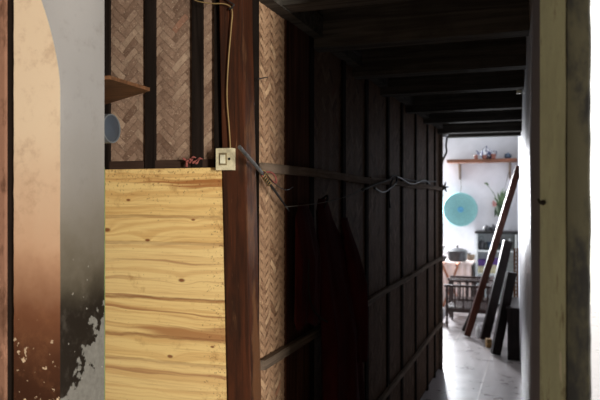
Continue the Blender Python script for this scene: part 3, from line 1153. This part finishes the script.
# ---- teapot and the small cups before it
tc = at(486.5, 157, 9.89); tc.z = sz + .0225
tp = empty('teapot', 'round blue and white porcelain teapot in the middle of the wall shelf', 'teapot', tc)
bm = NB(); lathe(bm, [(0, 0), (.055, 0), (.08, .03), (.098, .075), (.092, .115), (.06, .145), (.045, .15), (0, .15)], tc, 'z', 28)
obj('body', bm, M['porcelain'], tp, smooth=True)
bm = NB(); lathe(bm, [(.048, .149), (.046, .158), (.025, .170), (.008, .174), (.013, .186), (.008, .196), (0, .198)], tc, 'z', 20)
obj('lid', bm, M['porcelain'], tp, smooth=True)
bm = NB(); tube(bm, smooth_path([tc + Vector((-.075, 0, .06)), tc + Vector((-.11, 0, .08)), tc + Vector((-.125, 0, .115)), tc + Vector((-.145, 0, .13))], 4), [.02 - .0009 * k for k in range(13)], 10)
obj('spout', bm, M['porcelain'], tp, smooth=True)
bm = NB(); tube(bm, smooth_path([tc + Vector((.078, 0, .115)), tc + Vector((.125, 0, .12)), tc + Vector((.14, 0, .085)), tc + Vector((.12, 0, .045)), tc + Vector((.088, 0, .04))], 5), .008, 8)
obj('handle', bm, M['porcelain'], tp, smooth=True)
cups = [(476, 'left of', .03, .062), (484.5, 'in front of', .032, .055), (493.5, 'right of', .034, .066)]
cup0 = None
for px, rel, r, h in cups:
    c = at(px, 157, 9.753); c.z = sz + .0225
    lab = {'left of': 'small brown clay cup on the wall shelf, left of the teapot', 'in front of': 'small brown clay cup on the wall shelf, middle one before the teapot', 'right of': 'small brown clay cup on the wall shelf, right of the teapot'}[rel]
    bm = NB(); lathe(bm, [(0, 0), (r * .7, 0), (r * .95, h * .3), (r, h), (r * .9, h), (r * .84, h * .35), (0, h * .15)], c, 'z', 20)
    o = obj('tea_cup', bm, M['brown_clay'], smooth=50, loc=c)
    tag(o, lab, 'cup', 'brown cups around the teapot')
c = at(508, 157, 9.87); c.z = sz + .0225
jb = empty('lidded_bowl', 'small blue-grey lidded bowl at the right end of the wall shelf', 'bowl', c)
bm = NB(); lathe(bm, [(0, 0), (.026, 0), (.044, .022), (.048, .045), (.044, .062), (0, .062)], c, 'z', 22)
obj('bowl', bm, M['blue_glaze'], jb, smooth=50)
bm = NB(); lathe(bm, [(.046, .063), (.040, .072), (.014, .080), (.010, .09), (0, .092)], c, 'z', 20)
obj('lid', bm, M['blue_glaze'], jb, smooth=True)

# ---- round teal sieve hanging below the shelf
c = at(460.3, 209.5, 9.93)
R = 0.249
sv = empty('plastic_sieve', 'round teal plastic sieve hanging on the white wall below the shelf', 'sieve', c)
bm = NB()
prof = [(0, .045)]
for k in range(1, 30):
    r = R * .93 * k / 29
    prof.append((r, .045 - .05 * (k / 29) ** 2 + (.0035 if k % 3 == 0 else 0)))
prof += [(R * .93, -.012)] + [(R * .93 * k / 10, .045 - .05 * (k / 10) ** 2 - .006) for k in range(10, 0, -1)] + [(0, .038)]
lathe(bm, prof, c, 'y', 64)
obj('mesh_bowl', bm, M['teal'], sv, smooth=35)
bm = NB(); tube(bm, [c + Vector((R * .96 * math.cos(w), -.008, R * .96 * math.sin(w))) for w in [2 * math.pi * k / 64 for k in range(65)]], .011, 8, cap=False)
obj('rim', bm, M['teal'], sv, smooth=True)
bm = NB()
for k in range(20):
    w = 2 * math.pi * k / 20
    bar(bm, c + Vector((.05 * math.cos(w), .036, .05 * math.sin(w))), c + Vector((R * .92 * math.cos(w), -.012, R * .92 * math.sin(w))), .005, .006, up=(0, 1, 0))
obj('ribs', bm, M['teal'], sv)
bm = NB(); lathe(bm, [(0, .028), (.04, .030), (.045, .036), (.045, .042), (0, .042)], c, 'y', 24)
obj('hub', bm, M['teal_dark'], sv, smooth=40)
bm = NB(); tube(bm, smooth_path([c + Vector((0, 0, R * .96)), c + Vector((.01, .01, R + .12)), c + Vector((-.012, .02, R + .28)), c + Vector((-.0, .02, sz - c.z - .03))], 5), .004, 6)
obj('hanging_cord', bm, M['string'], sv, smooth=True)

# ---- hanging plant
c = at(501, 206, 9.86)
pl = empty('hanging_plant', 'leafy green plant in a dark pot hung on the back wall behind the leaning pole', 'plant', c)
bm = NB(); lathe(bm, [(0, -.10), (.05, -.10), (.075, -.02), (.085, .06), (.076, .06), (.066, 0), (0, -.01)], c + Vector((0, 0, -.05)), 'z', 20)
obj('pot', bm, M['leaf_dark'], pl, smooth=40)


def leaf(bm, p, q, w, sag):
    p, q = Vector(p), Vector(q)
    d = q - p
    s = d.cross(Vector((0, 1, .3))).normalized()
    rows = []
    N = 8
    for k in range(N + 1):
        t = k / N
        m = p + d * t + Vector((0, 0, sag * math.sin(math.pi * t)))
        ww = w * math.sin(math.pi * min(1, .12 + .88 * t)) + .001
        rows.append((bm.verts.new(m - s * ww), bm.verts.new(m + Vector((0, -.006, -.003))), bm.verts.new(m + s * ww)))
    for a, b in zip(rows, rows[1:]):
        bm.faces.new((a[0], a[1], b[1], b[0])); bm.faces.new((a[1], a[2], b[2], b[1]))


bm = NB()
for dx, dz in ((-.10, .12), (-.05, .20), (.0, .22), (.05, .21), (.09, .16), (.12, .08), (-.13, .04), (-.03, .14), (.03, .26), (.07, .24)):
    leaf(bm, c + Vector((dx * .2, 0, 0)), c + Vector((dx, random.uniform(-.05, .05), dz)), .014, .02)
obj('upper_leaves', bm, M['leaf'], pl, smooth=True)
bm = NB()
for k in range(14):
    w = random.uniform(0, 6.28)
    leaf(bm, c + Vector((.04 * math.cos(w), .03 * math.sin(w), random.uniform(-.05, .02))), c + Vector((.10 * math.cos(w), .06 * math.sin(w), random.uniform(-.16, .02))), .026, .02)
obj('lower_leaves', bm, M['leaf_dark'], pl, smooth=True)
bm = NB()
tip = at(486, 184, 9.84)
tube(bm, smooth_path([c + Vector((-.03, 0, .02)), c + Vector((-.08, -.01, .14)), c + Vector((-.14, -.015, .24)), tip], 5), [.006 - .0002 * k for k in range(16)], 6)
leaf(bm, tip + Vector((.04, 0, -.02)), tip + Vector((-.03, 0, .01)), .016, .012)
obj('long_stem', bm, M['leaf'], pl, smooth=True)
bm = NB()
for k in range(7):
    q = c + Vector((-.10 + .012 * (k % 3), -.05, .01 + .025 * (k // 3)))
    for r in range(5):
        w = r * 1.256
        leaf(bm, q, q + Vector((.02 * math.cos(w), -.008, .02 * math.sin(w))), .008, .003)
obj('flowers', bm, M['petal'], pl, smooth=True)
bm = NB(); tube(bm, smooth_path([c + Vector((.03, 0, 0)), c + Vector((.05, .05, .25)), at(509, 172, 9.97)], 5), .004, 6)
obj('hanging_wire', bm, M['string'], pl, smooth=True)

# ---- glazed kitchen cabinet
CY = 9.62
c0, c1 = at(475.5, 235, CY), at(521, 235, CY)
cx0, cx1 = c0.x, min(c1.x, -.258)
ct = at(498, 233, CY).z
cz_mid, cz_low = at(498, 251.5, CY).z, at(498, 275, CY).z
cb = empty('kitchen_cabinet', 'white framed open kitchen cabinet with dark top against the back wall', 'cabinet', ((cx0 + cx1) / 2, 9.8, 0))
bm = NB(); box(bm, cx0 - .01, cx1 + .004, CY - .02, 9.998, ct - .012, ct + .02)
obj('top', bm, M['black'], cb, bevel=.003)
for z in (cz_mid, cz_low, .06):
    bm = NB(); box(bm, cx0 + .012, cx1 - .03, CY + .01, 9.97, z - .011, z + .011)
    obj('shelf', bm, M['frame_white'], cb, bevel=.002)
for x in (cx0, cx1 - .03):
    bm = NB(); box(bm, x, x + .028, CY, CY + .028, 0, ct - .02); box(bm, x, x + .028, 9.96, 9.988, 0, ct - .02)
    box(bm, x + .008, x + .02, CY + .028, 9.96, .05, ct - .021)
    obj('side_frame', bm, M['frame_white'], cb)
bm = NB(); box(bm, cx0, cx1, 9.984, 9.998, .05, ct - .02)
obj('back_panel', bm, M['frame_white'], cb)

# things on and in it
def pot(name, label, c, r, h, mat, grp=None, cat='pot', spout=False):
    e = empty(name, label, cat, c, grp)
    bm = NB(); lathe(bm, [(0, 0), (r * .8, 0), (r, h * .25), (r, h * .72), (r * .7, h * .9), (0, h * .92)], c, 'z', 20)
    obj('body', bm, mat, e, smooth=50)
    bm = NB(); lathe(bm, [(r * .62, h * .9), (r * .5, h * 1.0), (r * .14, h * 1.03), (r * .2, h * 1.15), (0, h * 1.18)], c, 'z', 14)
    obj('lid', bm, mat, e, smooth=50)
    if spout:
        bm = NB(); tube(bm, [c + Vector((r * .8, 0, h * .4)), c + Vector((r * 1.5, 0, h * .8)), c + Vector((r * 1.8, 0, h * .9))], [r * .2, r * .14, r * .1], 8)
        obj('spout', bm, mat, e, smooth=True)
        bm = NB(); tube(bm, smooth_path([c + Vector((-r * .8, 0, h * .8)), c + Vector((-r * .3, 0, h * 1.45)), c + Vector((r * .5, 0, h * 1.4)), c + Vector((r * .8, 0, h * .8))], 4), r * .08, 6)
        obj('handle', bm, mat, e, smooth=True)
    return e


def put(px, z, Y):
    p = at(px, 240, Y)
    return Vector((p.x, Y, z))


pot('small_pot', 'small dark pot on the cabinet top, left one', put(486.5, ct + .0205, 9.75), .048, .075, M['dark_pot'], 'dark pots on the cabinet top')
pot('small_pot', 'small dark pot on the cabinet top, right one', put(493, ct + .0205, 9.77), .044, .085, M['dark_pot'], 'dark pots on the cabinet top')
pot('kettle', 'dark kettle at the left of the upper cabinet shelf', put(481.5, cz_mid + .0115, 9.74), .045, .13, M['dark_pot'], None, 'kettle', True)
c = put(493.2, cz_mid + .0115, 9.76)
bm = NB(); lathe(bm, [(0, 0), (.05, 0), (.075, .05), (.085, .11), (.08, .11), (.068, .05), (0, .015)], c, 'z', 24)
tag(obj('enamel_basin', bm, M['blue_dish'], smooth=50, loc=c), 'dark blue enamel basin beside the kettle on the cabinet shelf', 'basin')
c = put(509.5, cz_mid + .0115, 9.70)
bm = NB(); lathe(bm, [(0, 0), (.028, 0), (.03, .09), (.022, .12), (.012, .14), (.012, .165), (0, .165)], c, 'z', 18)
tag(obj('white_bottle', bm, M['frame_white'], smooth=50, loc=c), 'white bottle on the cabinet shelf right of the leaning planks', 'bottle')
c = put(503, cz_mid + .0115, 9.80)
bm = NB(); lathe(bm, [(0, 0), (.05, 0), (.055, .10), (.05, .15), (0, .15)], c, 'z', 18)
tag(obj('metal_canister', bm, M['alu'], smooth=50, loc=c), 'dull metal canister on the cabinet shelf behind the leaning planks', 'canister')
c = put(482, cz_low + .0115, 9.76)
bm = NB(); box(bm, c.x - .05, c.x + .055, 9.70, 9.84, c.z + .001, c.z + .10)
tag(obj('cream_box', bm, M['cream_card'], bevel=.004, loc=c), 'cream cardboard box on the lower cabinet shelf under the purple one', 'box')
bm = NB(); box(bm, c.x - .05, c.x + .05, 9.69, 9.83, c.z + .102, c.z + .19)
tag(obj('purple_box', bm, M['purple'], bevel=.004, loc=c), 'purple box stacked on the cream box in the cabinet, left', 'box')
c = put(494.5, cz_low + .0115, 9.76)
bm = NB(); box(bm, c.x - .06, c.x + .06, 9.70, 9.83, c.z + .001, c.z + .12)
tag(obj('yellow_box', bm, M['cream_card'], bevel=.004, loc=c), 'cream box on the lower cabinet shelf right of the leaning pole', 'box')
bm = NB(); box(bm, c.x - .06, c.x + .06, 9.69, 9.83, c.z + .122, c.z + .215)
tag(obj('purple_box', bm, M['purple'], bevel=.004, loc=c), 'purple box in the cabinet between the two leaning timbers', 'box')

# ---- low counter under a cloth, with cooking pots
ka, kb = at(430, 263, 9.45), at(472, 263, 9.45)
kz = kb.z
kc = empty('low_counter', 'low counter with pinkish white cloth front against the back wall', 'counter', ((ka.x + kb.x) / 2, 9.7, 0))
bm = NB(); box(bm, ka.x - .3, kb.x, 9.45, 9.998, kz - .03, kz)
obj('top', bm, M['cloth_white'], kc, bevel=.004)
bm = NB()
N = 60
r0, r1 = [], []
for k in range(N + 1):
    x = ka.x - .28 + (kb.x - .01 - ka.x + .28) * k / N
    y = 9.462 + .008 * math.sin(k * 1.1) + .005 * math.sin(k * 2.7)
    r0.append(bm.verts.new((x, y, .02))); r1.append(bm.verts.new((x, y, kz - .03)))
for k in range(N):
    bm.faces.new((r0[k], r0[k + 1], r1[k + 1], r1[k]))
obj('cloth_front', bm, M['cloth_white'], kc, smooth=True)
for x in (ka.x - .25, kb.x - .05):
    for y in (9.52, 9.95):
        bm = NB(); box(bm, x - .02, x + .02, y - .02, y + .02, 0, kz - .031)
        obj('leg', bm, M['rail_wood'], kc)
c = Vector((at(457.5, 260, 9.68).x, 9.68, kz + .0005))
kp = empty('cooking_pot', 'large dark lidded cooking pot on the low counter', 'pot', c)
bm = NB(); lathe(bm, [(0, 0), (.11, 0), (.135, .02), (.142, .13), (.15, .135), (.15, .142), (.13, .142), (0, .13)], c, 'z', 32)
obj('body', bm, M['dark_pot'], kp, smooth=40)
bm = NB(); lathe(bm, [(.150, .143), (.148, .150), (.09, .178), (.03, .188), (0, .188)], c, 'z', 32)
obj('lid', bm, M['dark_pot'], kp, smooth=40)
bm = NB(); lathe(bm, [(.008, .186), (.01, .2), (.02, .208), (.018, .222), (0, .226)], c, 'z', 14)
obj('knob', bm, M['black'], kp, smooth=True)
for s in (-1, 1):
    bm = NB(); tube(bm, smooth_path([c + Vector((s * .138, -.035, .11)), c + Vector((s * .18, -.025, .115)), c + Vector((s * .18, .025, .115)), c + Vector((s * .138, .035, .11))], 4), .008, 8)
    obj('handle', bm, M['dark_pot'], kp, smooth=True)
c = Vector((at(440.5, 260, 9.58).x, 9.58, kz + .0005))
fp = empty('dark_pan', 'small dark pan holding upright utensils left of the cooking pot', 'pan', c)
bm = NB(); lathe(bm, [(0, 0), (.07, 0), (.085, .05), (.09, .075), (.083, .075), (.075, .04), (0, .012)], c, 'z', 24)
obj('body', bm, M['dark_pot'], fp, smooth=40)
for dx, dy, h in ((.02, 0, .24), (.05, .02, .20), (.035, -.03, .17)):
    bm = NB(); tube(bm, [c + Vector((dx * .3, dy, .02)), c + Vector((dx, dy, h))], [.005, .006], 6)
    lathe(bm, [(0, 0), (.016, .01), (.018, .03), (0, .045)], c + Vector((dx, dy, h - .01)), 'z', 10)
    obj('utensil', bm, M['alu'], fp, smooth=True)
c = Vector((at(470.5, 263, 9.86).x, 9.90, kz + .0005))
bm = NB(); lathe(bm, [(0, 0), (.045, 0), (.055, .03), (.06, .08), (.054, .08), (.05, .03), (0, .01)], c, 'z', 22)
tag(obj('clay_bowl', bm, M['rail_wood'], smooth=40, loc=c), 'grey-brown bowl on the low counter right of the cooking pot', 'bowl')

# ---- crossed light-brown folding stand before the counter
fs = empty('folding_stand', 'light brown folding stand with crossed legs behind the low chairs', 'stand', (at(450, 300, 9.1).x, 9.1, 0))
for y, (pa, pb) in ((9.0, ((458, 262), (440, 316))), (9.25, ((442, 264), (462, 310)))):
    for yy in (9.0, 9.26):
        A_, B_ = at(*pa, yy), at(*pb, yy)
        B2 = A_ + (B_ - A_) * (A_.z / max(.05, A_.z - B_.z))
        B2.z = .003
        A_.z = .62
        bm = NB(); bar(bm, (A_.x, yy + (0 if pa[0] > 450 else .025), A_.z), (B2.x, yy + (0 if pa[0] > 450 else .025), .004), .022, .030, up=(0, 1, 0))
        obj('leg', bm, M['stick_wood'], fs, bevel=.002)
for px in (457.5, 442.5):
    A_ = at(px, 262, 9.12)
    bm = NB(); bar(bm, (A_.x, 8.97, .632), (A_.x, 9.32, .632), .03, .022)
    obj('top_rail', bm, M['stick_wood'], fs, bevel=.002)

# ---- low spindle chairs
def turned(bm, c, h, r, seg=12):
    prof = [(0, 0), (r * .55, 0), (r * .6, h * .05), (r * .95, h * .12), (r * .6, h * .18), (r * .75, h * .3), (r, h * .42), (r * .65, h * .47), (r, h * .5), (r * .65, h * .54), (r * .85, h * .7), (r * .6, h * .84), (r * .95, h * .9), (r * .7, h * .95), (r * .8, h), (0, h)]
    lathe(bm, prof, c, 'z', seg)


def spindle_chair(x0, x1, y0, y1, label):
    H, SZ = .49, .205
    e = empty('spindle_chair', label, 'chair', ((x0 + x1) / 2, (y0 + y1) / 2, 0), 'low spindle chairs in the back room')
    for x in (x0, x1):
        for y in (y0, y1):
            bm = NB(); turned(bm, (x, y, 0), H - .012, .021, 14)
            obj('leg', bm, M['chair_wood'], e, smooth=True)
    for y in (y0, y1):
        bm = NB(); bar(bm, (x0 - .03, y, H), (x1 + .03, y, H), .04, .026)
        obj('arm_rail', bm, M['chair_wood'], e, bevel=.006)
        bm = NB(); bar(bm, (x0, y, SZ), (x1, y, SZ), .028, .045)
        obj('seat_rail', bm, M['chair_wood'], e, bevel=.004)
        for k in range(1, 5):
            x = x0 + (x1 - x0) * k / 5
            bm = NB(); turned(bm, (x, y, SZ + .02), H - SZ - .03, .0105, 10)
            obj('spindle', bm, M['chair_wood'], e, smooth=True)
    for x in (x0, x1):
        bm = NB(); bar(bm, (x, y0, SZ), (x, y1, SZ), .028, .045)
        obj('seat_rail', bm, M['chair_wood'], e, bevel=.004)
    bm = NB()
    for k in range(6):
        y = y0 + .035 + (y1 - y0 - .07) * k / 5
        box(bm, x0 - .005, x1 + .005, y - .022, y + .022, SZ + .023, SZ + .035)
    obj('seat', bm, M['chair_wood'], e, bevel=.003)
    bm = NB(); bar(bm, (x1 + .005, y0, H), (x1 + .005, y1, H), .035, .03)
    obj('back_rail', bm, M['chair_wood'], e, bevel=.005)
    return e


ca = on_z(447, 327, 0)
xr = on_y(488, 300, ca.y).x
spindle_chair(ca.x, xr, ca.y, ca.y + .50, 'low dark wooden spindle chair standing nearest, beside the leaning pole')
cb_ = on_y(450, 300, ca.y + .66)
spindle_chair(cb_.x, cb_.x + .5, cb_.y, cb_.y + .28, 'low dark wooden spindle chair farther back, before the low counter')
# white cloth lying at the left of the near chair
c = on_y(443.5, 298, ca.y + .2)
bm = NB()
bmesh.ops.create_icosphere(bm, subdivisions=3, radius=1)
for v in bm.verts:
    q = v.co * 2
    v.co = Vector((v.co.x * .06, v.co.y * .09, v.co.z * .09)) * (1 + .4 * mnoise.noise(q)) + Vector((c.x - .04, c.y + .05, .10))
tag(obj('white_bag', bm, M['bag'], smooth=True), 'crumpled white plastic bag on the floor left of the near chair', 'bag')

# ---- leaning timbers
def wall_r(Y):
    for (y0, x0), (y1, x1) in zip(rw, rw[1:]):
        if y0 <= Y <= y1:
            return x0 + (x1 - x0) * (Y - y0) / (y1 - y0)
    return rw[-1][1]


def timber(name, label, pb, pt, w, t, mat, X_off=0.06, cat='pole', up=(-.34, .94, 0), topY=None):
    b = on_z(pb[0], pb[1], 0.0)
    # top rests against the right wall
    best = None
    for k in range(400):
        Y = b.y + .1 + k * .008
        p = on_y(pt[0], pt[1], Y)
        gap = wall_r(min(Y, 10.1)) - X_off - p.x
        if best is None or abs(gap) < best[0]:
            best = (abs(gap), p)
    top = best[1] if topY is None else on_y(pt[0], pt[1], topY)
    bm = NB()
    d = (top - b).normalized()
    bar(bm, b + Vector((0, 0, .012)), top, w, t, up=up)
    o = obj(name, bm, mat, bevel=.014, smooth=30, loc=(b.x, b.y, 0))
    tag(o, label, cat)
    return b, top


timber('leaning_pole', 'long red-brown varnished pole leaning highest against the right wall', (467, 337), (519, 166), .070, .036, M['pole_wood'])
timber('leaning_plank', 'dark thick timber leaning between the long pole and the right wall', (484.5, 341), (508, 241), .095, .045, M['black_wood'], .05, 'plank', topY=7.55)
timber('leaning_board', 'shorter dark board leaning in front, nearest to the dark chest', (495.5, 355), (511.5, 272), .085, .06, M['black_wood'], .05, 'board', topY=6.62)
timber('leaning_stick', 'thin dark stick leaning just left of the long pole', (463, 332), (483, 285), .03, .025, M['black_wood'], .35, 'stick')

# ---- dark chest against the right wall with a brown slatted shutter behind
yy0 = 6.48
chx = on_y(507.5, 350, yy0).x
ch = empty('dark_chest', 'low dark wooden chest against the right wall behind the leaning boards', 'chest', ((chx + wall_r(6.8)) / 2, 6.8, 0))
xw = wall_r(7.2) - .012
bm = NB(); prism(bm, [(chx, yy0), (wall_r(yy0) - .012, yy0), (xw, 7.2), (chx - .03, 7.2)], .004, .46)
obj('body', bm, M['black_wood'], ch, bevel=.006)
bm = NB(); prism(bm, [(chx - .012, yy0 - .012), (wall_r(yy0) - .012, yy0 - .012), (xw, 7.21), (chx - .042, 7.21)], .461, .49)
obj('lid', bm, M['black_wood'], ch, bevel=.005)
p0 = on_y(513.5, 305, 7.6); p1 = on_y(518.5, 248, 7.6)
st = empty('slatted_shutter', 'narrow brown slatted shutter standing upright against the right wall', 'shutter', ((p0.x + p1.x) / 2, 7.6, 0))
sx0, sx1 = p0.x, wall_r(7.62) - .012
for x in (sx0, sx1 - .022):
    bm = NB(); box(bm, x, x + .022, 7.58, 7.61, 0.002, p1.z)
    obj('stile', bm, M['shelf_wood'], st, bevel=.003)
for k in range(22):
    z = .05 + k * (p1.z - .1) / 21
    bm = NB(); bar(bm, (sx0 + .02, 7.595, z), (sx1 - .02, 7.595, z), .022, .012)
    obj('slat', bm, M['shelf_wood'], st)

# ---- small bits on the floor
def offcut(px, py, sx, sy, sz_, rot, label):
    p = on_z(px, py, 0)
    bm = NB(); box(bm, -sx, sx, -sy, sy, 0.002, sz_)
    bmesh.ops.rotate(bm, verts=bm.verts, cent=(0, 0, 0), matrix=Matrix.Rotation(rot, 3, 'Z'))
    bmesh.ops.translate(bm, verts=bm.verts, vec=p)
    tag(obj('wood_offcut', bm, M['tan_wood'], bevel=.006, loc=p), label, 'offcut')


offcut(488.5, 347, .025, .04, .085, .3, 'tan wood offcut on the floor between the dark timber and board')
p = on_z(478.5, 338, 0)
bm = NB()
bmesh.ops.create_icosphere(bm, subdivisions=3, radius=1)
for v in bm.verts:
    v.co = Vector((v.co.x * .03, v.co.y * .04, v.co.z * .07)) * (1 + .4 * mnoise.noise(v.co * 2.2)) + p + Vector((0, 0, .075))
tag(obj('plastic_bag', bm, M['bag'], smooth=True, loc=p), 'pale crumpled plastic bag at the foot of the thick dark timber', 'bag')
